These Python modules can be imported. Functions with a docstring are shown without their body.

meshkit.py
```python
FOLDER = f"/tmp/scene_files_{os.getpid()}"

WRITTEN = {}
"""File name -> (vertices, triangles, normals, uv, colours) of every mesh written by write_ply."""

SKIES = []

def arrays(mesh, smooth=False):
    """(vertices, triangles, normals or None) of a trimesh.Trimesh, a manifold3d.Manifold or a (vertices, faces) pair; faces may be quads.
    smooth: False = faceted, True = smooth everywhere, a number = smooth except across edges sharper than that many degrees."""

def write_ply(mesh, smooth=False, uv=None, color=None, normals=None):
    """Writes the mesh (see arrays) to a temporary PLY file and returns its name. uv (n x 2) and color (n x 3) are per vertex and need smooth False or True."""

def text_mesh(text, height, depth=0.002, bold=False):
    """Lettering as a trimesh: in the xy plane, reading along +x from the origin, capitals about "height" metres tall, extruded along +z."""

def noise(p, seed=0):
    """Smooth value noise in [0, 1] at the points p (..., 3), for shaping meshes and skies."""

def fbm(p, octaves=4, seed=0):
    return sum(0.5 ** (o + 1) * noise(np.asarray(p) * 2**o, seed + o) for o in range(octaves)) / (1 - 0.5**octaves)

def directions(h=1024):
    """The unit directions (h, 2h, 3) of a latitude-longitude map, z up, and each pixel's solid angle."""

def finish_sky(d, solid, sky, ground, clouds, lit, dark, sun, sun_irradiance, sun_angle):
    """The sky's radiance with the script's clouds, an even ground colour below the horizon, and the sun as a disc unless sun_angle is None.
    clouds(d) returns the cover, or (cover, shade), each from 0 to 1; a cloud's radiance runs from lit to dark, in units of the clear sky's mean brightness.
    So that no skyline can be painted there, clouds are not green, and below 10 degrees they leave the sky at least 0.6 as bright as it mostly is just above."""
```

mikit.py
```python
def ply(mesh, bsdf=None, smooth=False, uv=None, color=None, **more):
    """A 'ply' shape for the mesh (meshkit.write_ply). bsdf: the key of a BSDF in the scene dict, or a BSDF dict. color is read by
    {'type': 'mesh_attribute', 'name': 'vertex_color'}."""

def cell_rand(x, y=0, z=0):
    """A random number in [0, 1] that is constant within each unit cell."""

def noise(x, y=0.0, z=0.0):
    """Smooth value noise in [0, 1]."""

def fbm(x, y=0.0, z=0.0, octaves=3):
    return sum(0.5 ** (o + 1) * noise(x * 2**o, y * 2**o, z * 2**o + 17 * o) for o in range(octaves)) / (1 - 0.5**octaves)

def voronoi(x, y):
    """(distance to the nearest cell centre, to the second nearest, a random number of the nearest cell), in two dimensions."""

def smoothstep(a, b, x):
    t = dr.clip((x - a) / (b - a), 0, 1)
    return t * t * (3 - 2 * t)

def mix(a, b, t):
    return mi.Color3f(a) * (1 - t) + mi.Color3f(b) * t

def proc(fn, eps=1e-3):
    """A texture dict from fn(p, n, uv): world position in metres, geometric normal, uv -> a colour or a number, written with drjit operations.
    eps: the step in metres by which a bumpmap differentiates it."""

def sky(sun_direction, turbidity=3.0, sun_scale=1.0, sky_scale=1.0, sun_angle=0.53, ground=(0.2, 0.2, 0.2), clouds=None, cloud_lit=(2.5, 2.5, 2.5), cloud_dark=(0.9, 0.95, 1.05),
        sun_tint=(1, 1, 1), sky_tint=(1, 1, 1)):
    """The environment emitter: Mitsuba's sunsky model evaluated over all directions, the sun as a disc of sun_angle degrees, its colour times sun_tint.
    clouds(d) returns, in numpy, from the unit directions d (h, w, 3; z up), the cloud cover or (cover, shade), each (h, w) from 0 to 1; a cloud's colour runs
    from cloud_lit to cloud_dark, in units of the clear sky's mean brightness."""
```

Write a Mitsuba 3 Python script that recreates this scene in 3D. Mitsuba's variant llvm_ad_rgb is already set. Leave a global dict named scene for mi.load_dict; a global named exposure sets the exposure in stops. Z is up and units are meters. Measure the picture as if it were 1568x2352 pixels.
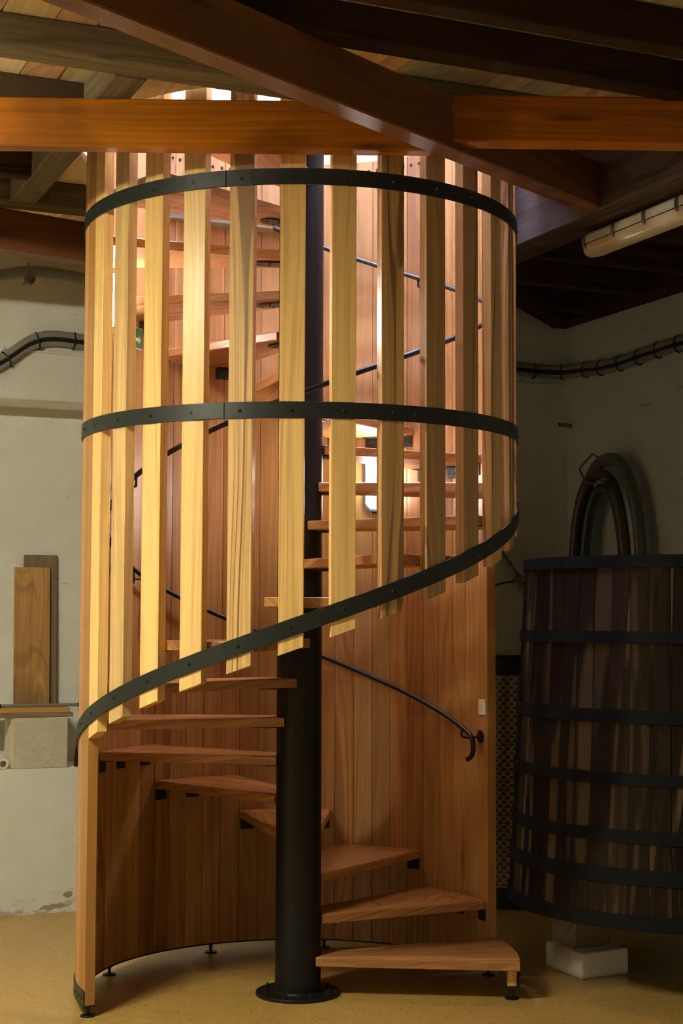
import math, random, numpy as np, trimesh, manifold3d as m3, mitsuba as mi, drjit as dr, mikit, meshkit
from mikit import noise, fbm, cell_rand, smoothstep, mix, proc
from shapely.geometry import Polygon, Point

T = mi.ScalarTransform4f
scene, labels = {}, {}
rnd = random.Random(7)
PI = math.pi

# ------------------------------------------------------------------ camera, sky, exposure
yaw, pitch, roll = 0.0285, 0.0670, 0.0033
cam = np.array([-0.0123, -7.1209, 1.7063])
fwd = np.array([math.sin(yaw) * math.cos(pitch), math.cos(yaw) * math.cos(pitch), math.sin(pitch)])
ex = np.array([math.cos(yaw), -math.sin(yaw), 0])
ez = np.array([-math.sin(pitch) * math.sin(yaw), -math.sin(pitch) * math.cos(yaw), math.cos(pitch)])
up = math.cos(roll) * ez - math.sin(roll) * ex
scene['camera'] = {'type': 'perspective', 'fov': math.degrees(2 * math.atan(784 / 3549.0)), 'fov_axis': 'x', 'near_clip': 0.05, 'far_clip': 100.0,
                   'to_world': T().look_at(origin=cam.tolist(), target=(cam + fwd).tolist(), up=up.tolist())}
exposure = 0.0
SKY_SCALE, LAMP_FRONT, LAMP_STAIR = 230.0, 370.0, 88.0
COL_FRONT, COL_STAIR = (1.0, 0.94, 0.68), (1.0, 0.90, 0.84)


def overcast(d):
    return np.ones(d.shape[:2]), 0.25 + 0.2 * np.sin(d[..., 0] * 3 + 1) * np.cos(d[..., 1] * 2.3)


scene['sky'] = mikit.sky((0.3, -0.4, 0.85), turbidity=4, sun_scale=0.0, sky_scale=SKY_SCALE, clouds=overcast, cloud_lit=(1.5, 1.75, 2.9), cloud_dark=(1.0, 1.18, 2.0), ground=(.3, .3, .3))


# ------------------------------------------------------------------ naming
def num(base):
    if not any(k == base or k.startswith(base + '__') for k in scene) and base not in labels:
        return base
    i = 1
    while True:
        k = '%s_%03d' % (base, i)
        if k not in labels and not any(q == k or q.startswith(k + '__') for q in scene):
            return k
        i += 1


counts = {}


def key(name, parent=None):
    base = (parent + '__' if parent else '') + name
    n = counts.get(base, 0)
    counts[base] = n + 1
    return base if n == 0 else '%s_%03d' % (base, n)


def thing(name, label, cat, group=None, kind=None):
    k = key(name)
    labels[k] = {'label': label}
    if cat: labels[k]['category'] = cat
    if group: labels[k]['group'] = group
    if kind: labels[k]['kind'] = kind
    return k


def put(name, parent, shape, label=None, kind=None):
    k = key(name, parent)
    scene[k] = shape
    if label or kind:
        labels[k] = {}
        if label: labels[k]['label'] = label
        if kind: labels[k]['kind'] = kind
    return k


# ------------------------------------------------------------------ mesh helpers
WOODID = [0]
U2, V2 = np.array([0.928, 0.3726, 0.0]), np.array([-0.3726, 0.928, 0.0])   # the building's own axes
Z3 = np.array([0, 0, 1.0])
X3 = np.array([1.0, 0, 0])
Y3 = np.array([0, 1.0, 0])


def W(u, v, z):
    return U2 * u + V2 * v + Z3 * z


def verts(mesh):
    if hasattr(mesh, 'to_mesh'):
        m = mesh.to_mesh()
        return np.array(m.vert_properties[:, :3], float), np.array(m.tri_verts)
    return np.array(mesh.vertices, float), np.array(mesh.faces)


def wood(mesh, mat, a, b, c, o=(0, 0, 0), wid=None, **more):
    """A faceted shape whose uv runs along the grain (v) and across it (u), each piece with its own id."""
    v, f = verts(mesh)
    if wid is None:
        WOODID[0] += 1
        wid = WOODID[0]
    q = v - np.asarray(o, float)
    uv = np.stack([wid * 8 + 4 + q @ np.asarray(b, float) + q @ np.asarray(c, float), q @ np.asarray(a, float)], 1)
    return mikit.ply(trimesh.Trimesh(v, f, process=False), mat, uv=uv, **more)


def plain(mesh, mat, smooth=30, **more):
    if hasattr(mesh, 'to_mesh'):
        v, f = verts(mesh)
        mesh = trimesh.Trimesh(v, f, process=False)
    return mikit.ply(mesh, mat, smooth=smooth, **more)


def hull(p):
    return trimesh.convex.convex_hull(np.asarray(p, float))


def frame_box(P, Q, side, w, z0, z1, bev=0.006):
    """Beam from P to Q (2-D or 3-D), its width centred on the line, from z0 to z1, long edges chamfered."""
    P, Q = np.array([P[0], P[1], 0.]), np.array([Q[0], Q[1], 0.])
    d = (Q - P) / np.linalg.norm(Q - P)
    s = np.array([-d[1], d[0], 0])
    pts = []
    for e in (P, Q):
        for i, j in ((-1, -1), (1, -1), (1, 1), (-1, 1)):
            zz = z0 if j < 0 else z1
            pts += [e + s * i * (w / 2 - bev) + Z3 * zz, e + s * i * w / 2 + Z3 * (zz + (bev if j < 0 else -bev))]
    return hull(pts), d, s


def cbox(o, A, B, Cc, la, lb, lc, bev=0.003):
    """Chamfered box centred at o with axes A, B, Cc and full lengths."""
    o, A, B, Cc = (np.asarray(x, float) for x in (o, A, B, Cc))
    h = [la / 2, lb / 2, lc / 2]
    pts = []
    for i in (-1, 1):
        for j in (-1, 1):
            for k in (-1, 1):
                for q in range(3):
                    s = [h[0] - bev, h[1] - bev, h[2] - bev]
                    s[q] = h[q]
                    pts.append(o + A * i * s[0] + B * j * s[1] + Cc * k * s[2])
    return hull(pts)


def tube(path, r, n=10, closed=False, cap=True):
    P = np.asarray(path, float)
    m = len(P)
    t = np.roll(P, -1, 0) - np.roll(P, 1, 0)
    if not closed:
        t[0], t[-1] = P[1] - P[0], P[-1] - P[-2]
    t /= np.linalg.norm(t, axis=1, keepdims=True)
    a = np.cross(t[0], Z3 if abs(t[0][2]) < .9 else X3)
    a /= np.linalg.norm(a)
    rr = np.broadcast_to(r, m)
    V = []
    for i in range(m):
        a = a - t[i] * (a @ t[i])
        a /= np.linalg.norm(a)
        b = np.cross(t[i], a)
        for k in range(n):
            th = 2 * PI * k / n
            V.append(P[i] + rr[i] * (a * math.cos(th) + b * math.sin(th)))
    F = []
    for i in range(m if closed else m - 1):
        j = (i + 1) % m
        for k in range(n):
            l = (k + 1) % n
            F += [[i * n + k, i * n + l, j * n + l], [i * n + k, j * n + l, j * n + k]]
    if cap and not closed:
        V += [P[0], P[-1]]
        for k in range(n):
            l = (k + 1) % n
            F += [[m * n, l, k], [m * n + 1, (m - 1) * n + k, (m - 1) * n + l]]
    return trimesh.Trimesh(V, F, process=False)


def spline(pts, n=12):
    from scipy.interpolate import CubicSpline
    p = np.asarray(pts, float)
    s = np.r_[0, np.cumsum(np.linalg.norm(np.diff(p, axis=0), axis=1))]
    return CubicSpline(s, p)(np.linspace(0, s[-1], n * (len(p) - 1) + 1))


def bent(pts, r=.02, n=5):
    """A polyline with its corners rounded."""
    p = [np.asarray(q, float) for q in pts]
    out = [p[0]]
    for a, b, c in zip(p, p[1:], p[2:]):
        d0, d1 = (a - b) / np.linalg.norm(a - b), (c - b) / np.linalg.norm(c - b)
        for i in range(n + 1):
            s = i / n
            out.append((b + d0 * r) * (1 - s) ** 2 + 2 * b * s * (1 - s) + (b + d1 * r) * s ** 2)
    return np.array(out + [p[-1]])


def lathe(o, prof, n=32, axis=Z3, side=None):
    """Closed profile of (radius, height) points, revolved round the axis through o."""
    axis = np.asarray(axis, float) / np.linalg.norm(axis)
    a = np.cross(axis, X3 if abs(axis[0]) < .9 else Y3)
    a /= np.linalg.norm(a)
    b = np.cross(axis, a)
    V, F, m = [], [], len(prof)
    for k in range(n):
        th = 2 * PI * k / n
        for r, h in prof:
            V.append(np.asarray(o, float) + axis * h + r * (a * math.cos(th) + b * math.sin(th)))
    for k in range(n):
        l = (k + 1) % n
        for i in range(m - 1):
            F += [[k * m + i, l * m + i, l * m + i + 1], [k * m + i, l * m + i + 1, k * m + i + 1]]
    t = trimesh.Trimesh(V, F, process=False)
    t.merge_vertices()
    t.update_faces(t.nondegenerate_faces())
    return t


def ring(a0, a1, r0, r1, zf, h, n=120, c=0.0008):
    """A band between the radii r0 and r1 from angle a0 to a1 (degrees), its lower edge at zf(angle), closed ends."""
    full = abs(a1 - a0 - 360) < 1e-6
    th = np.linspace(a0, a1, n + 1)
    V = []
    for t in th:
        z = zf(t)
        ct, st = math.cos(math.radians(t)), math.sin(math.radians(t))
        for r, zz in ((r0, z), (r1 - c, z), (r1, z + c), (r1, z + h - c), (r1 - c, z + h), (r0, z + h)):
            V.append((r * ct, r * st, zz))
    F = []
    for i in range(n):
        for k in range(6):
            l = (k + 1) % 6
            F += [[i * 6 + k, (i + 1) * 6 + k, (i + 1) * 6 + l], [i * 6 + k, (i + 1) * 6 + l, i * 6 + l]]
    if not full:
        for k in range(1, 5):
            F += [[0, k, k + 1], [n * 6, n * 6 + k + 1, n * 6 + k]]
    t = trimesh.Trimesh(V, F, process=False)
    if full: t.merge_vertices()
    t.fix_normals()
    return t


def bevel_prism(poly, z0, z1, c=0.003):
    """A prism over a simple polygon (counter-clockwise), top and bottom edges chamfered."""
    p = np.asarray(poly, float)
    e = np.roll(p, -1, 0) - p
    e /= np.linalg.norm(e, axis=1, keepdims=True)
    n1 = np.stack([-e[:, 1], e[:, 0]], 1)
    n0 = np.roll(n1, 1, 0)
    b = n0 + n1
    b /= np.maximum((b * n1).sum(1, keepdims=True), .3)
    q = p + b * c
    L = [(q, z0), (p, z0 + c), (p, z1 - c), (q, z1)]
    m = len(p)
    V = np.vstack([np.c_[x, np.full(m, z)] for x, z in L])
    F = []
    for l in range(3):
        for i in range(m):
            j = (i + 1) % m
            F += [[l * m + i, l * m + j, (l + 1) * m + j], [l * m + i, (l + 1) * m + j, (l + 1) * m + i]]
    cap = np.asarray(m3.triangulate([q.astype(np.float64)]))
    F += [[a, c_, b_] for a, b_, c_ in cap] + [[3 * m + a, 3 * m + b_, 3 * m + c_] for a, b_, c_ in cap]
    return trimesh.Trimesh(V, F, process=False)


def join(*ms):
    return trimesh.util.concatenate(list(ms))


def pol(r, deg, z=0.):
    return np.array([r * math.cos(math.radians(deg)), r * math.sin(math.radians(deg)), z])


# ------------------------------------------------------------------ materials
def princ(col, rough, spec=.5, **k):
    c = col if isinstance(col, dict) else {'type': 'rgb', 'value': list(col)}
    return {'type': 'twosided', 'b': {'type': 'principled', 'base_color': c, 'roughness': rough, 'specular': spec, **k}}


def woodfn(light, dark, pore, tone=.3, coarse=24., fig=1.0, streak=.5, hue=.0, knots=0.0, blotch=0.0, grain=.8, along=1.0, even=.35):
    light, dark, pore = (tuple(float(x) for x in c) for c in (light, dark, pore))

    def f(p, n, uv):
        u, v = uv.x, uv.y
        k = dr.floor(u / 8)
        x = u - 8 * k - 4
        r, r2 = cell_rand(k, 3), cell_rand(k, 7)
        w = fbm(x * 7 + k * 3.17, v * .8 + k * 5.71, 0., 2)
        kd = mi.Float(0)
        if knots > 0:
            cu, cv = x * 9 + k * 1.37, v * 1.7 + k * 2.11
            iu, iv = dr.floor(cu), dr.floor(cv)
            du = cu - iu - .3 - .4 * cell_rand(iu, iv, 5)
            dv = cv - iv - .3 - .4 * cell_rand(iu, iv, 6)
            kd = dr.exp(-(dr.square(du * 4.5) + dr.square(dv * 3.4)) * 3.0) * dr.select(cell_rand(iu, iv, 9) < knots, 1.0, 0.0)
        band = noise(x * coarse + w * fig * 6 + kd * 3 + k * 11.3, v * .4 + k * 2.3)
        fine = noise(x * 150 + w * 12, v * 2.5 + k * 1.7)
        t = dr.clip(band * .75 + (fine - .5) * grain + .1, 0, 1) * (.55 + .6 * r2)
        c = mix(light, dark, dr.clip(t, 0, 1))
        s = smoothstep(.60, .82, noise(x * coarse * 2.1 + w * fig * 18, v * along + k * 4.1)) * streak * (even + (1.25 - even) * r2)
        c = mix(c, pore, dr.clip(s + kd * .8, 0, 1))
        if blotch > 0:
            b = smoothstep(.45, .75, fbm(x * 4 + k * 7.7, v * 2.2 + k * 1.9, 3., 3)) * blotch
            c = mix(c, pore, b)
        c = c * (1 + tone * (r - .5))
        if hue > 0:
            c = c * mi.Color3f(1.0, 1 - hue * (r2 - .5), 1 - 1.6 * hue * (r2 - .5))
        return c
    return f


def wmat(name, rough, spec=.5, extra=None, **k):
    scene[name] = princ(proc(woodfn(**k)), rough, spec, **(extra or {}))


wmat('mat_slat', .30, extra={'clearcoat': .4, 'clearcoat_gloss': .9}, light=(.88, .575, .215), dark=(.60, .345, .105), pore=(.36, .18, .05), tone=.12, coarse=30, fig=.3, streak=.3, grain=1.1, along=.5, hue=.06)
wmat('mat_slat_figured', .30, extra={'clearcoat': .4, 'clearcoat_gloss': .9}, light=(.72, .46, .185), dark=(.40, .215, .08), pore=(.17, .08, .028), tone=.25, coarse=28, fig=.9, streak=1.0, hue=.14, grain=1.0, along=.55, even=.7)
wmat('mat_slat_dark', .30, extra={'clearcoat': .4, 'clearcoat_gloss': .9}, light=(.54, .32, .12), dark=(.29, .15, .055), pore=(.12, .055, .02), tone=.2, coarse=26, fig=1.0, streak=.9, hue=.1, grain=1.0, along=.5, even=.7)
wmat('mat_post', .4, light=(.35, .172, .046), dark=(.25, .110, .026), pore=(.16, .06, .013), tone=.1, coarse=22, fig=.6, streak=.4)
wmat('mat_stave', .42, light=(.45, .225, .074), dark=(.27, .115, .033), pore=(.13, .052, .015), tone=.42, coarse=24, fig=.8, streak=.35, hue=.10, knots=.05)
wmat('mat_tread', .36, light=(.48, .230, .080), dark=(.28, .115, .034), pore=(.12, .045, .015), tone=.2, coarse=22, fig=1.4, streak=.45, hue=.08, knots=.08)
wmat('mat_beam', .4, .12, light=(.50, .155, .009), dark=(.24, .062, .004), pore=(.085, .022, .003), tone=.1, coarse=20, fig=1.0, streak=.45, knots=.45, blotch=.55, extra={'clearcoat': .12, 'clearcoat_gloss': .95})
wmat('mat_beam_red', .4, .2, light=(.17, .066, .026), dark=(.105, .038, .015), pore=(.05, .02, .01), tone=.1, coarse=16, fig=1.2, streak=.3, knots=.15, extra={'clearcoat': .12, 'clearcoat_gloss': .8})
wmat('mat_beam_dark', .8, .08, light=(.05, .027, .014), dark=(.025, .013, .008), pore=(.012, .007, .004), tone=.3, coarse=16, fig=1.2, streak=.6, blotch=.4)
wmat('mat_joist', .8, .25, light=(.16, .125, .068), dark=(.095, .072, .038), pore=(.055, .042, .025), tone=.25, coarse=20, fig=.8, streak=.5, blotch=.3)
wmat('mat_old_beam', .75, .08, light=(.10, .068, .056), dark=(.04, .026, .021), pore=(.012, .008, .006), tone=.2, coarse=9, fig=1.5, streak=.8, blotch=.5)
wmat('mat_plank', .75, .3, light=(.74, .57, .31), dark=(.58, .40, .19), pore=(.36, .20, .08), tone=.7, coarse=18, fig=1.4, streak=.4, hue=.35, knots=.2)
wmat('mat_vat', .85, .04, light=(.030, .020, .012), dark=(.010, .0075, .0055), pore=(.20, .135, .072), tone=.9, coarse=14, fig=.2, streak=.42, along=1.9, even=.6)
wmat('mat_old_plank', .7, .3, light=(.46, .27, .10), dark=(.33, .17, .06), pore=(.11, .065, .03), tone=.2, coarse=12, fig=1.8, streak=.3, blotch=.55)
wmat('mat_grey_plank', .8, .25, light=(.25, .19, .12), dark=(.15, .11, .07), pore=(.07, .05, .035), tone=.3, coarse=14, fig=1.2, streak=.4)
scene['mat_black'] = princ((.006, .0066, .0066), .42, .35)
scene['mat_black_matte'] = princ((.0045, .0045, .005), .5, .3)
scene['mat_hoop'] = princ((.010, .0135, .012), .42, .4)
scene['mat_iron'] = princ((.006, .0065, .0068), .75, .12)
scene['mat_screw'] = princ((.03, .03, .03), .25, .5, metallic=.8)
scene['mat_steel'] = princ((.55, .55, .56), .25, .5, metallic=1.0)
scene['mat_dark_steel'] = princ((.18, .18, .18), .35, .5, metallic=.9)
scene['mat_plastic_white'] = princ((.72, .70, .62), .35)
scene['mat_switch'] = princ((.78, .70, .58), .35)
scene['mat_fixture'] = princ((.70, .72, .58), .4)
scene['mat_diffuser'] = princ((.66, .58, .40), .22, .6, clearcoat=.6)
scene['mat_hose'] = princ((.085, .088, .075), .35)
scene['mat_hose_blue'] = princ((.03, .045, .055), .3)
scene['mat_hose_brown'] = princ((.045, .032, .024), .35)
scene['mat_pipe_grey'] = princ((.17, .165, .14), .5)
scene['mat_green'] = princ((.05, .20, .09), .4)


def plaster(p, n, uv):
    a = fbm(p.x * 1.1 + 3, p.y * 1.1, p.z * 1.1, 3)
    b = fbm(p.x * 9, p.y * 9 + 5, p.z * 9, 2)
    c = mix((.72, .74, .70), (.62, .63, .60), dr.clip(a * 1.1 - .1, 0, 1)) * (.95 + .1 * b)
    # a peeled patch at the foot of the sill, with dirt along the floor
    u = p.x * .928 + p.y * .3726
    d = dr.square((u + .60) / .085) + dr.square((p.z - .035 - (u + .6) * .1) / .020) + (fbm(u * 22, p.z * 30, 1., 3) - .5) * 2.6
    d2 = dr.square((u + .50) / .03) + dr.square((p.z - .10) / .02) + (fbm(u * 30, p.z * 30, 4., 2) - .5) * 2.2
    c = mix(c, (.30, .25, .18), 1 - smoothstep(.6, .9, dr.minimum(d, d2)))
    dirt = (1 - smoothstep(0.0, .16, p.z)) * smoothstep(.45, .7, fbm(u * 14, p.z * 26, 2., 3))
    c = mix(c, (.36, .31, .22), dirt * .8)
    spot = smoothstep(.90, .94, noise(u * 38, p.z * 38, p.y * 3))
    return mix(c, (.35, .32, .26), spot * .45)


scene['mat_plaster'] = {'type': 'bumpmap', 'arbitrary': proc(lambda p, n, uv: fbm(p.x * 14, p.y * 14, p.z * 14, 3)), 'scale': .0025,
                        'bsdf': princ(proc(plaster), .85, .25)} if False else princ(proc(plaster), .85, .25)


def floorfn(p, n, uv):
    a = fbm(p.x * .9, p.y * .9, 0., 3)
    s = noise(p.x * 190, p.y * 190)
    c = mix((.43, .275, .082), (.35, .215, .060), a) * (.86 + .28 * s)
    stain = smoothstep(.62, .8, fbm(p.x * 2.3 + 9, p.y * 2.3, 0., 4))
    c = mix(c, (.25, .165, .06), stain * .45)
    sp = smoothstep(.90, .94, noise(p.x * 60 + 2, p.y * 60))
    return mix(c, (.2, .13, .06), sp * .5)


scene['mat_floor'] = princ(proc(floorfn), .34, .45)


def scalefn(p, n, uv):
    """Circle-polished steel: overlapping discs in rows, each with its own turn of the brush."""
    u, v = uv.x * 21, uv.y * 42
    row = dr.floor(v)
    fr = v - row
    x = u + .5 * (row - 2 * dr.floor(row / 2))
    dx = x - dr.floor(x) - .5
    d = dr.sqrt(dr.square(dx) + dr.square(fr * .62))
    return dr.exp(-dr.square((d - .47) / .055)) * .85 + .12 + .22 * dr.abs(dx)


scene['mat_tank'] = {'type': 'twosided', 'b': {'type': 'principled', 'base_color': proc(lambda p, n, uv: mi.Color3f(.95, .82, .52) * scalefn(p, n, uv)), 'metallic': 1.0, 'specular': .5,
                                               'roughness': .3}}


def blockfn(p, n, uv):
    a = fbm(p.x * 9, p.y * 9, p.z * 9, 3)
    c = mix((.84, .82, .75), (.66, .63, .57), a)
    q = (p.x - 1.25) * .4 + p.y - .40
    rust = (1 - smoothstep(.015, .05, dr.abs(p.x - 1.273 + .01 * fbm(p.z * 20, p.y * 20)))) * smoothstep(.0, .12, p.z) * dr.select(p.y < .47, 1.0, 0.0)
    c = mix(c, (.30, .17, .06), rust * .8)
    return mix(c, (.36, .26, .14), (1 - smoothstep(0., .03, p.z)) * .6)


scene['mat_block'] = princ(proc(blockfn), .7, .3)
scene['mat_concrete'] = princ(proc(lambda p, n, uv: mix((.56, .51, .42), (.46, .42, .34), fbm(p.x * 8, p.y * 8, p.z * 8, 4)) * (.9 + .2 * noise(p.x * 120, p.y * 120, p.z * 120))), .9, .2)

# ------------------------------------------------------------------ the room
UL, UR, VF, VB, ZC = -5.0, 2.866, -8.4, 2.302, 3.845


def ubox(u0, u1, v0, v1, z0, z1):
    m = trimesh.creation.box(bounds=[[u0, v0, z0], [u1, v1, z1]])
    M = np.eye(4)
    M[:3, 0], M[:3, 1] = U2, V2
    m.apply_transform(M)
    return m


def struct(name, mesh, mat, label):
    scene[name] = plain(mesh, mat, False)
    labels[name] = {'label': label, 'kind': 'structure'}


struct('floor', ubox(UL - .3, UR + .4, VF - .3, VB + .7, -.1, 0), 'mat_floor', 'speckled ochre painted cellar floor')
struct('wall_back', join(ubox(UL, -2.4, VB, VB + .6, 0, ZC), ubox(.25, UR + .4, VB, VB + .6, 0, ZC), ubox(-2.4, .25, VB, VB + .6, 0, .823),
                         ubox(-2.4, .25, VB, VB + .6, 2.955, ZC), ubox(-2.4, .25, VB + .37, VB + .6, .823, 2.955)), 'mat_plaster',
       'whitewashed back wall with a deep blind niche above a low sill')
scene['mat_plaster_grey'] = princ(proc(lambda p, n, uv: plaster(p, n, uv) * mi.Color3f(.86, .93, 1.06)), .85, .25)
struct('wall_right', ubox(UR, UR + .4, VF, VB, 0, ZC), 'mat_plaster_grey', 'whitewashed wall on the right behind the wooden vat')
struct('wall_left', ubox(UL - .3, UL, VF, VB + .6, 0, ZC), 'mat_plaster', 'whitewashed wall on the left, outside the picture')
struct('wall_front', ubox(UL - .3, UR + .4, VF - .3, VF, 0, ZC), 'mat_plaster', 'whitewashed wall behind the camera')
struct('wall_upper', join(ubox(-3.2, -3.0, -3.2, 3.2, ZC, 6.6), ubox(3.0, 3.2, -3.2, 3.2, ZC, 6.6), ubox(-3.0, 3.0, 3.0, 3.2, ZC, 6.6), ubox(-3.0, 3.0, -3.2, -3.0, ZC, 6.6),
                          ubox(-3.0, -1.1, -3.0, 3.0, 6.4, 6.6), ubox(1.1, 3.0, -3.0, 3.0, 6.4, 6.6), ubox(-1.1, 1.1, -3.0, -1.1, 6.4, 6.6), ubox(-1.1, 1.1, 1.1, 3.0, 6.4, 6.6)),
       'mat_plaster', 'white walls of the bright room above the stair opening')
# ceiling planks: they run front to back and leave the stair well open
labels['ceiling'] = {'label': 'plank ceiling of short pale and orange boards over the joists', 'kind': 'structure'}
u, i = UL - .1, 0
WELL = Point(0, 0).buffer(1.035, 32).union(Polygon([(.1, -.30), (1.09, -.30), (1.09, .85), (.1, .85)]))
while u < UR + .3:
    w = .15 + .05 * rnd.random()
    cuts = [VF - .2]
    while cuts[-1] < VB + .5:
        cuts.append(cuts[-1] + 3.0 + rnd.random())
    body = Polygon([(u + .0015, VF - .2), (u + w - .0015, VF - .2), (u + w - .0015, VB + .5), (u + .0015, VB + .5)])
    cut = body.difference(WELL)
    for g in (cut.geoms if hasattr(cut, 'geoms') else [cut]):
        if g.area < .004: continue
        q = np.array(g.simplify(.0008).exterior.coords)[:-1]
        if not g.exterior.is_ccw: q = q[::-1]
        z = ZC + .004 * rnd.random()
        m = bevel_prism(q[:, :1] * U2[None, :2] + q[:, 1:] * V2[None, :2], z, z + .044, .003)
        put('plank', 'ceiling', wood(m, 'mat_plank', V2, U2, Z3, W(u + w / 2, q[:, 1].mean(), 0)))
    u += w

# ------------------------------------------------------------------ beams and joists


def beam(name, P, Q, w, z0, z1, mat, label, bev=.006, group=None):
    m, d, s = frame_box(P, Q, None, w, z0, z1, bev)
    k = thing(name, label, 'beam', group)
    scene[k] = wood(m, mat, d, s, Z3, (P[0], P[1], z0))
    return k


def on(u, v): return (U2 * u + V2 * v)[:2]


BD = np.array([.660, .751])
BN = np.array([.751, -.660])


def onB(s): return BN * 1.200 + BD * s


zb0, zb1 = 3.522, 3.727
beam('ceiling_beam', (-3.2, -1.16), (.505, -1.16), .08, zb0, zb1 - .012, 'mat_beam', 'glossy orange beam crossing in front of the top of the slatted drum, left of the diagonal beam')
beam('ceiling_beam', (.545, -1.185), (1.66, -1.185), .10, zb0 + .028, zb1 + .008, 'mat_beam', 'orange brown beam bolted to the right side of the diagonal beam')
beam('ceiling_beam', onB(-3.6), onB(.62), .105, zb0, zb1, 'mat_beam_red', 'red brown beam running diagonally from top left to the fluorescent light')
beam('ceiling_beam', on(1.185, -7.5), on(1.185, VB), .20, 3.51, ZC, 'mat_old_beam', 'weathered old beam with bluish sawn side, behind the fluorescent light')
gd = np.array([.819, .574])
gp = np.array([-1.489, .461]) + np.array([-.574, .819]) * .05
beam('ceiling_beam', gp - gd * .9, gp + gd * 1.9, .10, 3.515, 3.72, 'mat_beam_red', 'dark red brown beam behind the drum on the left, above the wall hose')
beam('ceiling_joist', on(-3.6, -1.14), on(1.085, -1.14), .15, zb1, ZC - .001, 'mat_joist', 'grey brown rough sawn joist lying across the orange beam at upper left')
beam('ceiling_joist', on(-1.125, -1.065), on(-1.125, .855), .13, 3.722, ZC - .001, 'mat_joist', 'short grey joist running back from the grey brown joist, left of the drum')
beam('ceiling_joist', on(-3.6, .93), on(1.085, .93), .15, 3.722, ZC - .001, 'mat_joist', 'grey joist behind the drum, resting on the dark red beam')
beam('ceiling_joist', on(-4.8, -1.73), on(UR, -1.73), .115, 3.72, ZC - .001, 'mat_beam_dark', 'blackened joist crossing the top right with pale planks on both sides')
beam('ceiling_joist', on(-4.8, -2.16), on(UR, -2.16), .09, 3.70, ZC - .001, 'mat_beam_dark', 'dark reddish joist cutting the top right corner')
for v, nm in ((-2.75, 'first'), (-3.3, 'second')):
    beam('ceiling_joist', on(-4.8, v), on(UR, v), .10, 3.71, ZC - .001, 'mat_beam_dark', nm + ' dark joist above the top edge of the picture')
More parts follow.
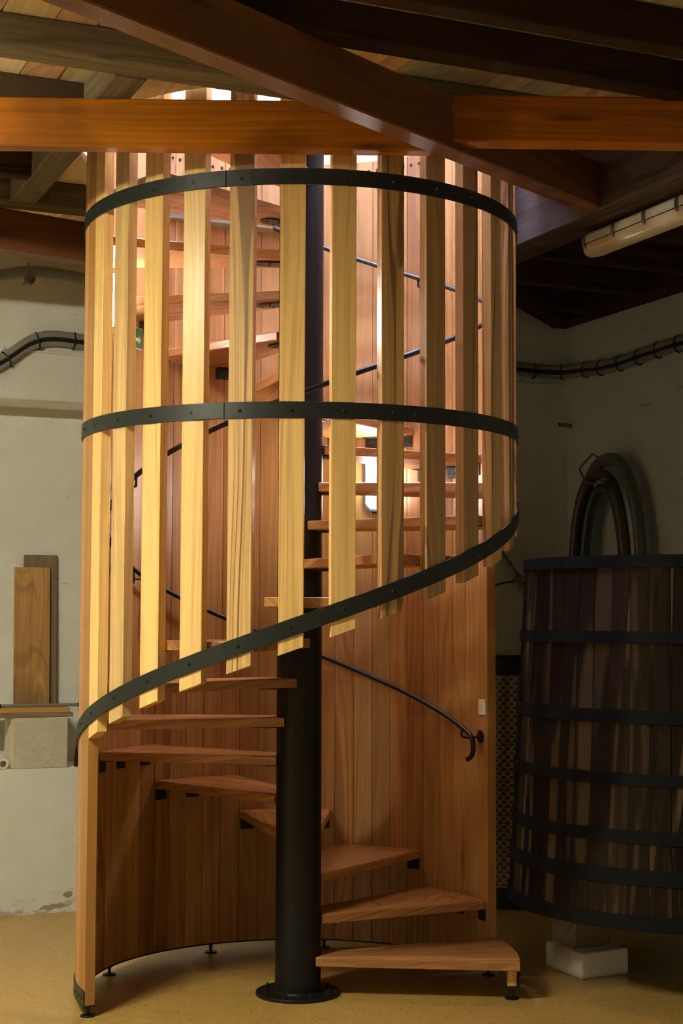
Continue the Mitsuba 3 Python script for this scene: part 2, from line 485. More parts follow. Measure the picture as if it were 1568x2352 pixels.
for v, nm in ((-.55, 'nearest'), (-.08, 'middle'), (.42, 'farthest')):
    beam('ceiling_joist', on(-4.8, v), on(-1.19, v), .10, 3.72, ZC - .001, 'mat_beam_dark', nm + ' of three dark joists in the shade at upper left, behind the orange beam', group='shaded joists left of the stair well')
for v, nm in ((-.6, 'first'), (0., 'second'), (.6, 'third'), (1.2, 'fourth'), (1.8, 'fifth')):
    beam('ceiling_joist', on(1.285, v), on(UR, v), .10, 3.66, ZC - .001, 'mat_beam_dark', nm + ' black joist above the vat, counted from the camera to the room corner', group='black joists above the vat')
beam('ceiling_beam', on(2.80, VF), on(2.80, VB), .13, 3.65, ZC - .001, 'mat_beam_dark', 'black wall plate along the top of the right wall')
beam('ceiling_beam', (1.0, 1.56), (1.76, 3.10), .14, 3.64, ZC - .001, 'mat_beam_dark', 'black slanting beam in the corner above the steel tank')
# bolts in the right orange beam
for z in (3.60, 3.655, 3.71):
    put('bolt', 'ceiling_beam_001', plain(lathe((.585, -1.235, z), [(0, -.002), (.009, -.002), (.008, .004), (0, .005)], 12, (0, -1, 0)), 'mat_dark_steel'))

# ------------------------------------------------------------------ spiral staircase
S = 'spiral_staircase'
counts[S] = 1
labels[S] = {'label': 'spiral staircase inside a round wooden drum of boards and slats with black hoops', 'category': 'staircase'}
RISE, TH0, DTH, WTH, RT = 0.17802, -10.93, 30.2394, 28.80, 0.944
A0, A1 = 204.7, 18.7


def zrail(deg): return 1.265 + .00615 * (deg - 204.0)      # centre of the sloping hoop


# column
put('column', S, plain(lathe((0, 0, 0), [(0, .014), (.103, .014), (.103, 4.95), (0, 4.95)], 64), 'mat_black_matte'), 'black steel column')
bp = put('base_plate', S, plain(lathe((0, 0, 0), [(0, 0), (.190, 0), (.190, .012), (.187, .015), (0, .015)], 64), 'mat_black'), 'round black base plate')
for k in range(8):
    a = 22.5 + 45 * k
    m = lathe(pol(.15, a, .0145), [(0, 0), (.017, 0), (.017, .003), (.0105, .003), (.0105, .012), (.005, .012), (.005, .022), (0, .022)], 6)
    put('bolt', bp, plain(m, 'mat_black', 20))
put('weld', S, plain(lathe((0, 0, 0), [(.100, .014), (.112, .014), (.106, .021), (.102, .024)], 48), 'mat_black'))
# treads
xi, yi = -0.18157, 0.0412


def tread_outline(k, r):
    t = math.radians(TH0 + (k - 1) * DTH)
    w = math.radians(WTH)
    b = t + w / 2
    uu, nn = np.array([math.cos(b), math.sin(b)]), np.array([-math.sin(b), math.cos(b)])
    arc = [r * np.array([math.cos(a), math.sin(a)]) for a in np.linspace(t, t + w, 15)]
    ends = []
    for o, s in ((arc[0], -1), (arc[-1], 1)):
        i_ = uu * xi + nn * s * yi
        f = (.075 - i_ @ uu) / ((o - i_) @ uu)
        ends.append(i_ + (o - i_) * f)
    P = Polygon([*arc, ends[1], ends[0]]).difference(Point(0, 0).buffer(.1055, 32))
    if P.geom_type != 'Polygon':
        P = max(P.geoms, key=lambda g: g.area)
    P = P.simplify(.0006)
    q = np.array(P.exterior.coords)[:-1]
    if not P.exterior.is_ccw: q = q[::-1]
    return q, b, uu, nn, t, w


for k in range(1, 23):
    q, b, uu, nn, t, w = tread_outline(k, 1.0 if k == 1 else RT)
    z1 = k * RISE
    m = bevel_prism(q, z1 - .041, z1, .0035)
    u3, n3 = np.r_[uu, 0], np.r_[nn, 0]
    tk = put('tread', S, wood(m, 'mat_tread', u3, n3, Z3, u3 * .5))
    # tongue plate welded to the column
    zz = z1 - .041
    pts = [(.095, -.045), (.16, -.045)] + [(.185 + .045 * math.cos(a), .045 * math.sin(a)) for a in np.linspace(-PI / 2, PI / 2, 9)] + [(.16, .045), (.095, .045)]
    pl = [uu * x + nn * y for x, y in pts]
    put('bracket', tk, plain(bevel_prism(pl, zz - .008, zz, .001), 'mat_black', 30), 'black steel bracket')
    for x, y in ((.15, -.02), (.15, .02), (.2, 0)):
        put('screw', tk, plain(lathe((*(uu * x + nn * y), zz - .008), [(0, 0), (.007, 0), (.005, .004), (0, .005)], 8, (0, 0, -1)), 'mat_black'))
    for fr in (.09, .5, .91):
        a = math.degrees(t + w * fr)
        inwall = A1 + 1.5 < a % 360 < A0 - .5
        if not inwall and not (204 < a % 360 < 350): continue
        er, et = pol(1, a), pol(1, a + 90)
        if not inwall and zz - .06 < zrail(207.7 + 12 * round((a % 360 - 207.7) / 12)) - .06: continue
        if not inwall:      # slats stand every 12 degrees: brackets only where there is a slat
            c = 207.7 + 12 * round((a % 360 - 207.7) / 12)
            er, et = pol(1, c), pol(1, c + 90)
        R = .9475
        wd = .072 if inwall else .05
        pm = join(cbox(er * (R - .002) + Z3 * (zz - .029), et, er, Z3, wd, .004, .056, .001), cbox(er * (R - .026) + Z3 * (zz - .002), et, er, Z3, wd, .048, .004, .001))
        put('bracket', tk, plain(pm, 'mat_black', 30), 'black steel bracket')
        for s in (-.3, .3):
            put('screw', tk, plain(lathe(er * (R - .004) + et * s * wd + Z3 * (zz - .034), [(0, 0), (.0045, 0), (.003, .003), (0, .0035)], 8, -er), 'mat_screw'))
# solid wall of staves
ZT = 4.095
n_st = 0
a = A1
while a < A0 - 1:
    g = .0007
    c = a + 3
    er, et = pol(1, c), pol(1, c + 90)
    ri, ro = .9485, .9935
    hw_i, hw_o = ri * math.tan(math.radians(3)) - g, ro * math.tan(math.radians(3)) - g
    dz = .001
    pts = []
    for z, e in ((.05, 0), (ZT, 0)):
        for x, h in ((ri, hw_i - .0013), (ri + .0013, hw_i), (ro - .0015, hw_o), (ro, hw_o - .0015)):
            pts += [er * x + et * h + Z3 * z, er * x - et * h + Z3 * z]
    st = put('stave', S, wood(hull(pts), 'mat_post' if a > A0 - 7 else 'mat_stave', Z3, et, er, er * .95))
    for s in (-.026, .026):
        put('screw', st, plain(lathe(er * ri + et * s + Z3 * (4.045), [(0, -.002), (.0085, -.002), (.007, .004), (0, .005)], 10, -er), 'mat_black'))
    a += 6
er, et = pol(1, A1), pol(1, A1 + 90)
put('edge_strip', S, wood(cbox(er * .971 - et * .0028 + Z3 * (ZT + .05) / 2, Z3, er, et, ZT - .05, .045, .005, .001), 'mat_post', Z3, er, et, er * .97), 'pale edge strip')
# slats
FIG = {1, 4, 7, 8, 9, 10, 11, 12, 13, 14}
slat_keys = []
for j in range(15):
    c = 207.7 + 12.03 * j
    er, et = pol(1, c), pol(1, c + 90)
    ro, th, hw, ch = .9935, .046, .0505, .0018
    pts = []
    zlow = zrail(c) - .093
    for x, h in ((ro, hw - ch), (ro - ch, hw), (ro - th + ch, hw), (ro - th, hw - ch)):
        for s in (-1, 1):
            pts += [er * x + et * h * s + Z3 * (zlow + s * h * .353), er * x + et * h * s + Z3 * 4.92]
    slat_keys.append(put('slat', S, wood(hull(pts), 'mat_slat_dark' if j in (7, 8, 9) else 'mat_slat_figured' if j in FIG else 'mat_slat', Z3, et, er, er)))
# hoops


def pierced(h, angs, z):
    v, f = verts(h)
    M = m3.Manifold(m3.Mesh(v.astype(np.float32), f.astype(np.uint32)))
    for q in angs:
        d = pol(1, q)
        c = m3.Manifold.cylinder(.03, .0034, .0034, 10)
        R = trimesh.geometry.align_vectors([0, 0, 1], d)[:3, :3]
        c = c.transform(np.c_[R, pol(.985, q, z)].astype(np.float64))
        M = M - c
    mv, mf = verts(M)
    return trimesh.Trimesh(mv, mf, process=False) if len(mf) else h


def hoop_screws(hk, angs, zf, r=.0075, R=1.0):
    for q in angs:
        put('screw', hk, plain(lathe(pol(R - .0005, q, zf(q)), [(0, 0), (r, 0), (r * .8, .003), (r * .45, .005), (r * .4, .0035), (0, .0035)], 12, pol(1, q)), 'mat_screw'))


sl_a = [207.7 + 12.03 * j for j in range(13)]
for z, hh, holes in ((3.4395, .067, (294.5, 303., 311, 316.5, 321, 330, 334.5, 338.5, 344, 348)), (2.492, .067, (297.5, 304, 308.5, 312.5, 321.5, 325, 331, 338, 342))):
    h = put('hoop', S, plain(pierced(ring(0, 360, .9945, 1.0, lambda t, z=z: z, hh, 240), holes, z + hh / 2), 'mat_hoop', 30), 'flat black steel hoop')
    hoop_screws(h, [197.5] + sl_a, lambda t, z=z: z + .031)
    ov = ring(244, 252, .9999, 1.0045, lambda t, z=z: z + .001, hh - .002, 8)
    put('overlap', h, plain(ov, 'mat_hoop', 30))
h = put('hoop', S, plain(ring(150, 376, .9945, 1.0015, lambda t: zrail(t) - .036, .072, 240), 'mat_hoop', 30), 'black steel rail sloping along the slat ends')
hoop_screws(h, [198.5] + sl_a + [301.6, 304.4 - .6], zrail, R=1.0015)
rr = ring(A1 - 1, A0, .9475, 1.0, lambda t: .044, .007, 160)
put('base_ring', S, plain(rr, 'mat_black', 30), 'black steel ring under the boards')
h = put('hoop', S, plain(ring(-9, A0, .9945, 1.0, lambda t: .046, .066, 160), 'mat_hoop', 30), 'black steel hoop at the foot')
hoop_screws(h, [196, 200, 203], lambda t: .08)
# levelling feet, and the post under the first tread
for q in (203, 157, 117, 82, 47, 21):
    o = pol(.972, q)
    put('foot', S, plain(join(lathe(o, [(0, 0), (.032, 0), (.032, .004), (.028, .007), (.008, .008), (.008, .045), (0, .045)], 20), lathe(o + Z3 * .036, [(0, 0), (.014, 0), (.014, .009), (0, .009)], 6)), 'mat_black', 25), 'black levelling foot')
o = np.array([.957, -.105, 0])
e1, e2 = pol(1, -6), pol(1, 84)
post = put('post', S, wood(cbox(o + Z3 * .098, e1, e2, Z3, .044, .06, .078, .004), 'mat_slat_figured', Z3, e1, e2, o))
put('foot', post, plain(join(cbox(o + Z3 * .055, e1, e2, Z3, .046, .062, .008, .001), lathe(o, [(0, 0), (.032, 0), (.032, .004), (.027, .007), (.007, .008), (.007, .052), (0, .052)], 20)), 'mat_black', 25), 'black levelling foot')
# handrail: a helix along the inside of the drum


def zh(q): return 1.252 + .00593 * (q - 41.0)


RH = .885
hp = [pol(RH, q, zh(q)) for q in np.arange(22, 495, 3.)]
end = [pol(RH, 23.6, 1.018), pol(RH - .0, 21.3, 1.034), pol(RH, 19.9, 1.062), pol(RH, 19.9, 1.098)]
hr = put('handrail', S, plain(tube(np.array(end[0:4] + [pol(RH, 20.6, 1.125)] + hp[0:]), .0115, 12), 'mat_black', 60), 'round black steel handrail')
for q in (23.5, 87, 151.5, 214.2, 279.9, 339.9, 404, 468):
    o = pol(.9475, q - 1.0, zh(q) - .022)
    er = pol(1, q - 1)
    put('bracket', hr, plain(join(lathe(o, [(0, 0), (.032, 0), (.032, .004), (.029, .006), (0, .006)], 24, -er),
                                 tube(bent([o - er * .004, pol(RH, q - 1, zh(q) - .026), pol(RH, q + 3.6, zh(q) - .026), pol(RH, q + 3.6, zh(q + 3.6))], .008, 3), .0055, 8)), 'mat_black', 40), 'black handrail bracket')

# ------------------------------------------------------------------ things on the drum
lens_em = {'type': 'area', 'radiance': {'type': 'rgb', 'value': [LAMP_STAIR * c for c in COL_STAIR]}}


def bulkhead(q, z, w, h, label):
    t = thing('bulkhead_lamp', label, 'lamp', )
    er, et = pol(1, q), pol(1, q + 90)
    R = .9485

    def oct_(w, h, c, d0, d1, sh):
        pts = []
        for d, s in ((d0, 0), (d1, sh)):
            for sx in (-1, 1):
                for sz in (-1, 1):
                    pts += [er * (R - d) + et * sx * (w / 2 - s) + Z3 * (z + sz * (h / 2 - c)), er * (R - d) + et * sx * (w / 2 - c) + Z3 * (z + sz * (h / 2 - s))]
        return hull(pts)
    put('base', t, plain(oct_(w + .02, h + .03, .035, 0, .035, .003), 'mat_black', False), 'black frame')
    put('lens', t, plain(oct_(w, h, .03, .0352, .075, .018), 'mat_plastic_white', False, emitter=lens_em), 'glowing white lens')


bulkhead(63.6, 2.40, .15, .29, 'lit white wall lamp on the back boards, right of the black column')
bulkhead(172.0, 3.195, .16, .25, 'lit white wall lamp at upper left, glimpsed between the two leftmost slats')
# exit sign
t = thing('exit_sign', 'small green and white exit sign inside the drum, seen between left slats', 'sign')
er, et = pol(1, 153.2), pol(1, 243.2)
o = er * .947 + Z3 * 3.072
put('frame', t, plain(cbox(o - er * .008, et, er, Z3, .21, .016, .108, .002), 'mat_plastic_white', 30))
put('panel', t, plain(cbox(o - er * .0165, et, er, Z3, .20, .002, .098, .0005), 'mat_green', 30), 'green panel')


def flat(pts, d=.0182, th=.0012):
    p = np.array(pts, float)
    v = [o - er * (d + s) + et * x + Z3 * y for s in (0, th) for x, y in p]
    n = len(p)
    tri = np.asarray(m3.triangulate([p]))
    F = [[a, b, c] for a, b, c in tri] + [[n + a, n + c, n + b] for a, b, c in tri]
    for i in range(n):
        j = (i + 1) % n
        F += [[i, j, n + j], [i, n + j, n + i]]
    m = trimesh.Trimesh(v, F, process=False)
    m.fix_normals()
    return m


scene['mat_sign_white'] = princ((.85, .9, .86), .4)
pic = join(flat([(-.082, -.008), (-.060, -.030), (-.060, -.016), (-.035, -.016), (-.035, 0), (-.060, 0), (-.060, .014)]),   # arrow
           flat([(.012, -.042), (.062, -.042), (.062, .042), (.012, .042)]),                                               # doorway
           flat([(-.022, .030), (-.012, .038), (-.004, .030), (-.010, .022)]),                                             # runner: head, trunk, legs
           flat([(-.018, .018), (0, .020), (.006, -.002), (-.006, -.006)]), flat([(-.008, -.006), (.006, -.004), (-.006, -.022), (-.024, -.034), (-.028, -.028), (-.012, -.016)]))
put('pictogram', t, plain(pic, 'mat_sign_white', False), 'white running figure, door and arrow')
# light switch by the drum's right end
t = thing('light_switch', 'white light switch on the right end of the boarded wall, above the handrail end', 'switch')
q = 21.0
er, et = pol(1, q), pol(1, q + 90)
o = er * .9485 + Z3 * 1.269
put('plate', t, plain(cbox(o - er * .005, et, er, Z3, .068, .010, .074, .003), 'mat_switch', 30))
pr = [(x, .0) for x in ()]
rk = hull([o - er * .0095 + et * .016 * math.cos(a) * (1.0) + Z3 * .024 * math.sin(a) for a in np.linspace(0, 2 * PI, 17)] + [o - er * .0135 + et * (.004 + .011 * math.cos(a)) + Z3 * .02 * math.sin(a) for a in np.linspace(0, 2 * PI, 17)])
put('rocker', t, plain(rk, 'mat_switch', 30))

# ------------------------------------------------------------------ fluorescent lights


def fixture(c, d, L, label, lit=False):
    """c: centre of the top face, d: its long axis."""
    t = thing('fluorescent_light', label, 'light')
    d = np.asarray(d, float) / np.linalg.norm(d)
    s = np.cross(Z3, d)
    c = np.asarray(c, float)

    def pr(p, L, sh=0.):
        p = np.asarray(p, float)
        cc = p.mean(0)
        pts = []
        for e in (-1, 1):
            pts += [c + d * e * (L / 2 - sh) + s * x + Z3 * z for x, z in p] + [c + d * e * L / 2 + s * (cc[0] + (x - cc[0]) * .82) + Z3 * (cc[1] + (z - cc[1]) * .75) for x, z in p]
        return hull(pts)
    put('body', t, plain(pr([(-.046, 0), (.046, 0), (.054, -.012), (.056, -.046), (-.056, -.046), (-.054, -.012)], L, .02), 'mat_fixture', 25), 'pale green plastic tray')
    put('seal', t, plain(pr([(-.0562, -.0463), (.0562, -.0463), (.0562, -.0495), (-.0562, -.0495)], L - .004, .02), 'mat_black_matte', False), 'dark seal')
    prof = [(.0535 * math.cos(a), -.0498 - .055 * abs(math.sin(a)) ** .7) for a in np.linspace(0, PI, 15)]
    em = {'emitter': {'type': 'area', 'radiance': {'type': 'rgb', 'value': [LAMP_FRONT * x for x in COL_FRONT]}}} if lit else {}
    put('diffuser', t, plain(pr(prof, L - .01, .05), 'mat_diffuser', 40, **em), 'long rounded cream diffuser')
    for e in np.linspace(-L / 2 + .03, L / 2 - .03, 6):
        for sd in (-1, 1):
            pts = [s * sd * .0545 + Z3 * -.006, s * sd * .060 + Z3 * -.02, s * sd * .060 + Z3 * -.05, s * sd * .052 + Z3 * -.066]
            put('clip', t, plain(hull([c + d * (e + k * .0095) + p + s * sd * q for p in pts for k in (-1, 1) for q in (0, .003)]), 'mat_dark_steel', False), 'grey steel clip')
    return t


fixture((1.395 + .373 * .53, -.10 - .928 * .53, 3.485), -V2, 1.27, 'unlit fluorescent batten light with a cream diffuser under the old beam at right')
fixture((-2.08, -2.46, 3.58), U2, 1.27, 'lit fluorescent batten light outside the left edge of the picture', True)

# ------------------------------------------------------------------ the vat
t = thing('wooden_vat', 'big dark stained wooden vat with black iron hoops standing at the right', 'vat')
VC, rb, rt, vz0, vz1 = np.array([1.898, .42, 0]), .881, .793, .346, 1.979
NS = 56


def vr(z): return rb + (rt - rb) * (z - vz0) / (vz1 - vz0)


for k in range(NS):
    a0, a1 = 2 * PI * k / NS, 2 * PI * (k + 1) / NS
    c = (a0 + a1) / 2
    er, et = np.array([math.cos(c), math.sin(c), 0]), np.array([-math.sin(c), math.cos(c), 0])
    off = .004 * (rnd.random() - .5)
    pts = []
    for z in (vz0, vz1):
        for d in (0, -.045):
            h = (vr(z) + d) * math.tan(PI / NS) - .0006
            if d == 0:
                pts += [VC + er * (vr(z) - .008 + off) + et * s * (h - .002) + Z3 * z for s in (-1, 1)] + [VC + er * (vr(z) - .010 + off) + et * s * h + Z3 * z for s in (-1, 1)]
            else:
                pts += [VC + er * (vr(z) + d) + et * s * h + Z3 * z for s in (-1, 1)]
    put('stave', t, wood(hull(pts), 'mat_vat', Z3, et, er, VC + er * .9))
for z0, z1 in ((1.926, 1.983), (1.586, 1.641), (1.234, 1.294), (.965, 1.017), (.715, .773), (.539, .604), (.343, .408)):
    hh = lathe(VC, [(vr(z0) - .006, z0), (vr(z0) + .001, z0), (vr(z1) + .001, z1), (vr(z1) - .006, z1), (vr(z0) - .006, z0)], 96)
    put('hoop', t, plain(hh, 'mat_iron', 30), 'black iron hoop')
put('bottom', t, wood(lathe(VC, [(0, .38), (vr(.38) - .04, .38), (vr(.42) - .04, .42), (0, .42)], 48), 'mat_vat', X3, Y3, Z3, VC))
# what the vat stands on
bd1, bd2 = np.array([.376, .1965]), np.array([-.219, .488])
b1 = np.array([1.336, .243])


def block_at(P, a, la, b, lb, z0, z1, bev=.006):
    a, b = np.asarray(a, float) / np.linalg.norm(a), np.asarray(b, float) / np.linalg.norm(b)
    P = np.asarray(P, float)
    o = np.r_[P + a * la / 2 + b * lb / 2, (z0 + z1) / 2]
    return cbox(o, np.r_[a, 0], np.r_[b, 0], Z3, la, lb, z1 - z0, bev), np.r_[a, 0], np.r_[b, 0], o


e1 = np.array([.248, .129])
e2 = np.array([-.126, .282])
k = thing('support_block', 'white rust-stained block on the floor under the front of the vat', 'block')
m, *_ = block_at(b1, e1, .28, e2, .31, 0, .121)
scene[k] = plain(m, 'mat_block', False)
k = thing('wood_stump', 'dark brown wooden stump on the white block, carrying the vat', 'block')
m, A, B, o = block_at(b1 + e1 / np.linalg.norm(e1) * .03 + e2 / np.linalg.norm(e2) * .10, e1, .22, e2, .20, .1215, .3455)
scene[k] = wood(m, 'mat_grey_plank', A, B, Z3, o)
for q in (15, 60):
    k = thing('support_block', ('white block in the dark under the right side of the vat', 'white block in the dark under the rear of the vat')[q > 30], 'block', 'hidden blocks under the vat')
    o = VC + pol(.62, q)
    scene[k] = plain(cbox(o + Z3 * .0605, U2, V2, Z3, .28, .3, .121, .006), 'mat_block', False)
    k = thing('wood_stump', ('wooden stump in the dark under the right side of the vat', 'wooden stump in the dark under the rear of the vat')[q > 30], 'block', 'hidden stumps under the vat')
    scene[k] = wood(cbox(o + Z3 * .2335, U2, V2, Z3, .22, .2, .224, .006), 'mat_grey_plank', U2, V2, Z3, o)

# ------------------------------------------------------------------ steel tank
t = thing('steel_tank', 'circle-polished stainless steel tank half hidden between drum and vat', 'tank')
TC, tr = np.array([1.30, 2.30, 0]), .35
n = 48
tv, tf, tuv = [], [], []
for i in range(n + 1):
    th = 2 * PI * i / n
    for z in (.125, 1.365):
        tv.append(TC + np.array([tr * math.cos(th), tr * math.sin(th), z]))
        tuv.append((th * tr, z))
for i in range(n):
    a = i * 2
    tf += [[a, a + 2, a + 3], [a, a + 3, a + 1]]
put('body', t, mikit.ply(trimesh.Trimesh(tv, tf, process=False), 'mat_tank', smooth=True, uv=np.array(tuv)))
put('base', t, plain(lathe(TC, [(0, 0), (tr - .02, 0), (tr - .02, .1), (tr + .003, .105), (tr + .003, .126), (0, .126)], 48), 'mat_black', 30), 'black foot ring')
put('rim', t, plain(lathe(TC, [(tr - .005, 1.36), (tr + .004, 1.36), (tr + .004, 1.395), (tr + .0, 1.397), (tr + .0, 1.455), (tr + .006, 1.457), (tr + .006, 1.478), (0, 1.478)], 48), 'mat_black', 30), 'black rim band')
put('lid', t, plain(lathe(TC, [(tr + .003, 1.4785), (tr + .003, 1.486), (0, 1.495)], 48), 'mat_steel', 30), 'steel lid')

# ------------------------------------------------------------------ things along the walls


def along_back(pts, off):
    return [W(u, VB - off, z) for u, z in pts]


bundle_b = [(-2.6, 2.99), (-2.1, 3.05), (-1.0, 3.12), (-.88, 3.20), (-.78, 3.275), (-.68, 3.31), (-.55, 3.312), (-.43, 3.305), (.2, 3.30), (1.2, 3.33), (2.0, 3.345), (2.55, 3.342)]
bundle_r = [(2.13, 3.337), (1.9, 3.318), (1.73, 3.31), (1.3, 3.325), (.95, 3.335), (.5, 3.33), (-.2, 3.34)]
path = along_back(bundle_b, .035) + [W(UR - .12, VB - .06, 3.338), W(UR - .06, VB - .12, 3.336)] + [W(UR - .035, v, z) for v, z in bundle_r]
path = spline(path, 8)
t = thing('pipe_bundle', 'bundle of grey pipes and a black cable strapped along the back and right walls', 'pipes')
put('pipe', t, plain(tube(path + Z3 * .024, .026, 12), 'mat_pipe_grey', 60), 'grey pipe')
put('pipe', t, plain(tube(path - Z3 * .024, .020, 10), 'mat_pipe_grey', 60), 'grey pipe')
cab = np.array([p + (cam * [1, 1, 0] - p * [1, 1, 0]) / np.linalg.norm((cam - p)[:2]) * .020 for p in path])
put('cable', t, plain(tube(cab - Z3 * .004, .0125, 8), 'mat_black', 60), 'black cable')
s = np.r_[0, np.cumsum(np.linalg.norm(np.diff(path, axis=0), axis=1))]
sp = 1.10
while sp < s[-1] - .1:
    p = np.array([np.interp(sp, s, path[:, i]) for i in range(3)])
    p2 = np.array([np.interp(sp + .02, s, path[:, i]) for i in range(3)])
    d = (p2 - p) / np.linalg.norm(p2 - p)
    a = np.cross(d, Z3)
    a /= np.linalg.norm(a)
    b = np.cross(a, d)
    loop = [p + a * .035 * math.cos(q) + b * .051 * math.sin(q) for q in np.linspace(0, 2 * PI, 20, endpoint=False)]
    put('strap', t, plain(tube(np.array(loop), .0042, 6, closed=True), 'mat_black', 60), 'black cable tie')
    sp += .20 + .02 * rnd.random()
t = thing('wire_conduit', 'thin whitish conduit clipped to the back wall below the pipe bundle', 'conduit')
put('pipe', t, plain(tube(np.array([W(-.93, VB - .008, 3.243), W(-.43, VB - .008, 3.234), W(1.2, VB - .008, 3.248), W(2.83, VB - .008, 3.262)]), .007, 8), 'mat_plastic_white', 60))
put('clip', t, plain(cbox(W(-.93, VB - .008, 3.243), U2, V2, Z3, .02, .02, .022, .003), 'mat_plastic_white', 30))
put('clip', t, plain(cbox(W(2.78, VB - .008, 3.262), U2, V2, Z3, .02, .02, .022, .003), 'mat_plastic_white', 30))
k = thing('pipe_stub', 'short grey pipe stub sticking out of the right wall near the corner', 'pipe')
scene[k] = plain(lathe(W(UR, 2.25, 2.985), [(.010, -.01), (.014, -.01), (.014, .12), (.010, .12), (.010, .02), (0, .02)], 16, -U2 - V2 * .35 - Z3 * .03), 'mat_pipe_grey', 30)
# hose high on the left wall
k = thing('wall_hose', 'grey brown hose slung along the top of the back wall at left', 'hose')
scene[k] = plain(tube(spline([W(u, VB - .09, z) for u, z in ((-2.4, 3.42), (-1.6, 3.56), (-.93, 3.662), (-.84, 3.683), (-.75, 3.692), (-.6, 3.687), (-.47, 3.673), (-.3, 3.65), (.2, 3.58))], 8), .032, 12), 'mat_pipe_grey', 60)
t = thing('hose_hook', 'round steel hook holding the hose at upper left', 'hook')
o = W(-.815, VB, 3.63)
put('rod', t, plain(tube(bent([o, o - V2 * .16, o - V2 * .16 + Z3 * .09 - U2 * .01], .012, 4), .0055, 8), 'mat_dark_steel', 60))
put('disc', t, plain(lathe(o - V2 * .16, [(0, 0), (.033, 0), (.033, .006), (.022, .010), (0, .012)], 20, -V2), 'mat_dark_steel', 30))
# hose coil on the right wall
HX = [(.10, 1.81 - .155, .355, 1.955, .745, 'mat_hose', .038), (.17, 1.81 - .15, .30, 1.90, .70, 'mat_hose_brown', .036), (.12, 1.81 - .125, .235, 1.86, .655, 'mat_hose_blue', .034)]
t = thing('hose_coil', 'coil of thick dark hose hanging on the right wall above the vat', 'hose coil')
for off, vc, a_, zc, b_, mat, r in HX:
    loop = []
    for q in np.linspace(0, 2 * PI, 72, endpoint=False):
        loop.append(W(UR - off, vc + a_ * abs(math.cos(q)) ** .82 * np.sign(math.cos(q)), zc + b_ * math.sin(q)))
    put('loop', t, plain(tube(np.array(loop), r, 14, closed=True), mat, 60))
t = thing('wire_hook', 'pentagonal steel wire hook in front of the hose coil', 'hook')
pts = [(1.416, 2.642), (1.576, 2.724), (1.736, 2.645), (1.663, 2.548), (1.442, 2.523), (1.49, 2.556)]
pts = [(v + .028, z) for v, z in pts]
put('frame', t, plain(tube(bent([W(UR - .245, v, z) for v, z in pts], .006, 2), .0062, 8), 'mat_dark_steel', 60))
put('rod', t, plain(tube(bent([W(UR - .245, pts[-1][0], pts[-1][1]), W(UR, pts[-1][0], pts[-1][1] - .0)], .006, 2), .0048, 8), 'mat_steel', 60))
put('plate', t, plain(cbox(W(UR - .004, 1.637, 2.683), V2, U2, Z3, .022, .008, .055, .001), 'mat_steel', 30))
# hose with a coupling hanging by the tank
t = thing('coupled_hose', 'grey hose with a clamp hanging down the back wall behind the drum', 'hose')
put('tube', t, plain(tube(spline([W(u, VB - .05, z) for u, z in ((1.95, 2.42), (2.15, 2.28), (2.30, 2.142), (2.409, 2.007), (2.49, 1.88), (2.55, 1.72))], 8), .024, 12), 'mat_pipe_grey', 60))
put('clamp', t, plain(lathe(W(2.435, VB - .075, 1.955), [(0, -.02), (.034, -.02), (.034, .02), (0, .02)], 16, (.7, .1, -.6)), 'mat_dark_steel', 30), 'steel clamp')
k = thing('black_cable', 'thin black cable crossing the back wall to the hose clamp', 'cable')
scene[k] = plain(tube(spline([W(1.7, VB - .02, 1.80), W(2.25, VB - .02, 1.885), W(2.36, VB - .03, 1.925), W(2.44, VB - .06, 1.93), W(2.55, VB - .04, 1.90)], 8), .006, 6), 'mat_black', 60)

# ------------------------------------------------------------------ on the sill at left
zs = .823
k = thing('concrete_block', 'grey concrete block standing on the niche sill at left, under two boards', 'block')
scene[k] = plain(cbox(W(-.672, VB + .125, zs + .1455), U2, V2, Z3, .322, .235, .291, .006), 'mat_concrete', False)
m = cbox(W(-1.18, VB + .12, 1.128), U2, V2, Z3, 1.40, .20, .026, .003)
k = thing('loose_board', 'lower of two weathered boards lying on the concrete block', 'board')
scene[k] = wood(m, 'mat_grey_plank', U2, V2, Z3, W(-1.18, VB, 1.128))
m = cbox(W(-1.20, VB + .12, 1.1555), U2 * .9999 + Z3 * .0, V2, Z3, 1.40, .20, .028, .003)
k = thing('loose_board', 'upper of two weathered boards lying on the concrete block', 'board')
scene[k] = wood(m, 'mat_old_plank', U2, V2, Z3, W(-1.2, VB, 1.15))
t = thing('metal_rod', 'grey steel tube with black end caps lying on top of the boards', 'rod')
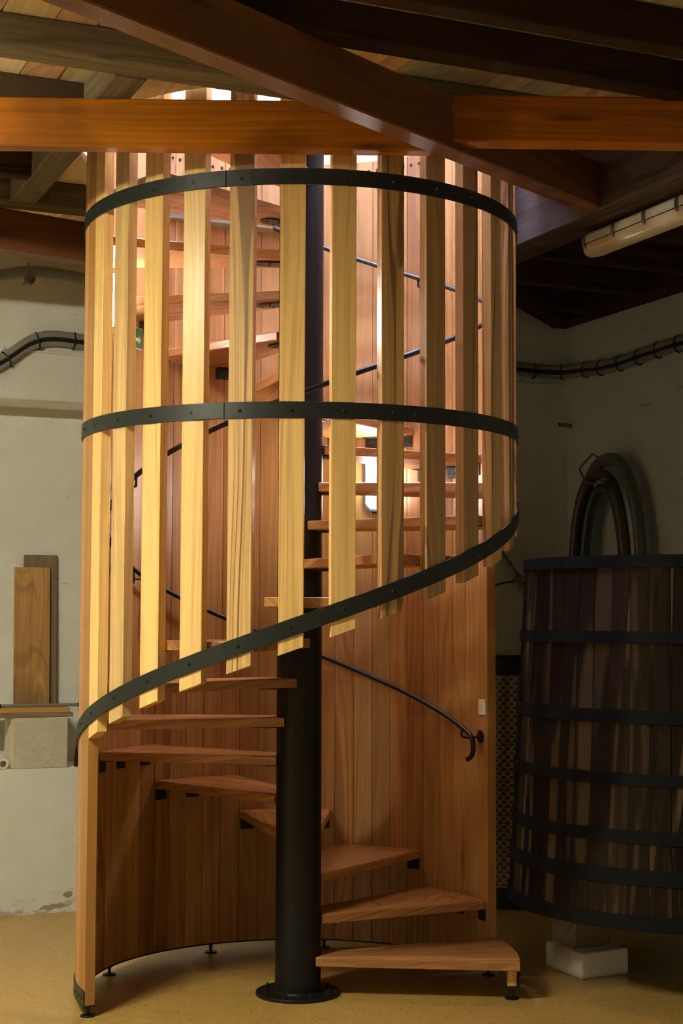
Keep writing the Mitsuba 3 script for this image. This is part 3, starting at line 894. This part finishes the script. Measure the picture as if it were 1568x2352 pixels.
r0, r1 = W(-.905, VB + .05, 1.1828), W(-.44, VB + .05, 1.1828)
put('tube', t, plain(tube(np.array([r0, r1]), .0095, 10), 'mat_pipe_grey', 40))
put('cap', t, plain(tube(np.array([r0 - U2 * .10, r0 + U2 * .01]), .0125, 10), 'mat_black', 40), 'black cap')
put('cap', t, plain(tube(np.array([r1 - U2 * .008, r1 + U2 * .06]), .0125, 10), 'mat_black', 40), 'black cap')


def lean(name, u0, w, v0, v1, z1, th, mat, label, tilt=0.):
    a = W(u0, v1, z1) - W(u0, v0, zs)
    L = np.linalg.norm(a)
    a /= L
    b = U2 * math.cos(tilt) + a * math.sin(tilt)
    a = a * math.cos(tilt) - U2 * math.sin(tilt)
    c = np.cross(a, b)
    o = W(u0 + w / 2, v0, zs + .004) + a * L / 2
    k = thing(name, label, 'plank')
    scene[k] = wood(cbox(o, a, b, c, L, w, th, .003), mat, a, b, c, o)


lean('leaning_plank', -.775, .212, VB + .270, VB + .318, 1.985, .024, 'mat_old_plank', 'stained orange plank leaning upright in the niche, in front of a greyer one')
lean('leaning_plank', -.713, .20, VB + .312, VB + .352, 2.06, .024, 'mat_grey_plank', 'grey brown plank leaning behind the stained orange plank')
t = thing('small_roller', 'small pale metal wheel lying on the sill at the left edge', 'wheel')
o = W(-.882, VB + .03, zs + .033)
put('tyre', t, plain(lathe(o, [(.018, -.012), (.031, -.012), (.033, -.008), (.033, .008), (.031, .012), (.018, .012), (.018, -.012)], 28, -V2), 'mat_plastic_white', 30))
put('hub', t, plain(lathe(o, [(0, -.010), (.018, -.010), (.018, .008), (.009, .008), (.009, .014), (.004, .014), (.004, .006), (0, .006)], 20, -V2), 'mat_steel', 30))
# dark strut beside the block
k = thing('steel_strut', 'thin dark strut leaning beside the concrete block, next to the drum', 'strut')
scene[k] = wood(cbox(W(-.435, VB + .05, zs + .15), (V2 * .1 + U2 * .12 + Z3 * .98), U2, V2, .30, .03, .03, .004), 'mat_beam_dark', Z3, U2, V2)
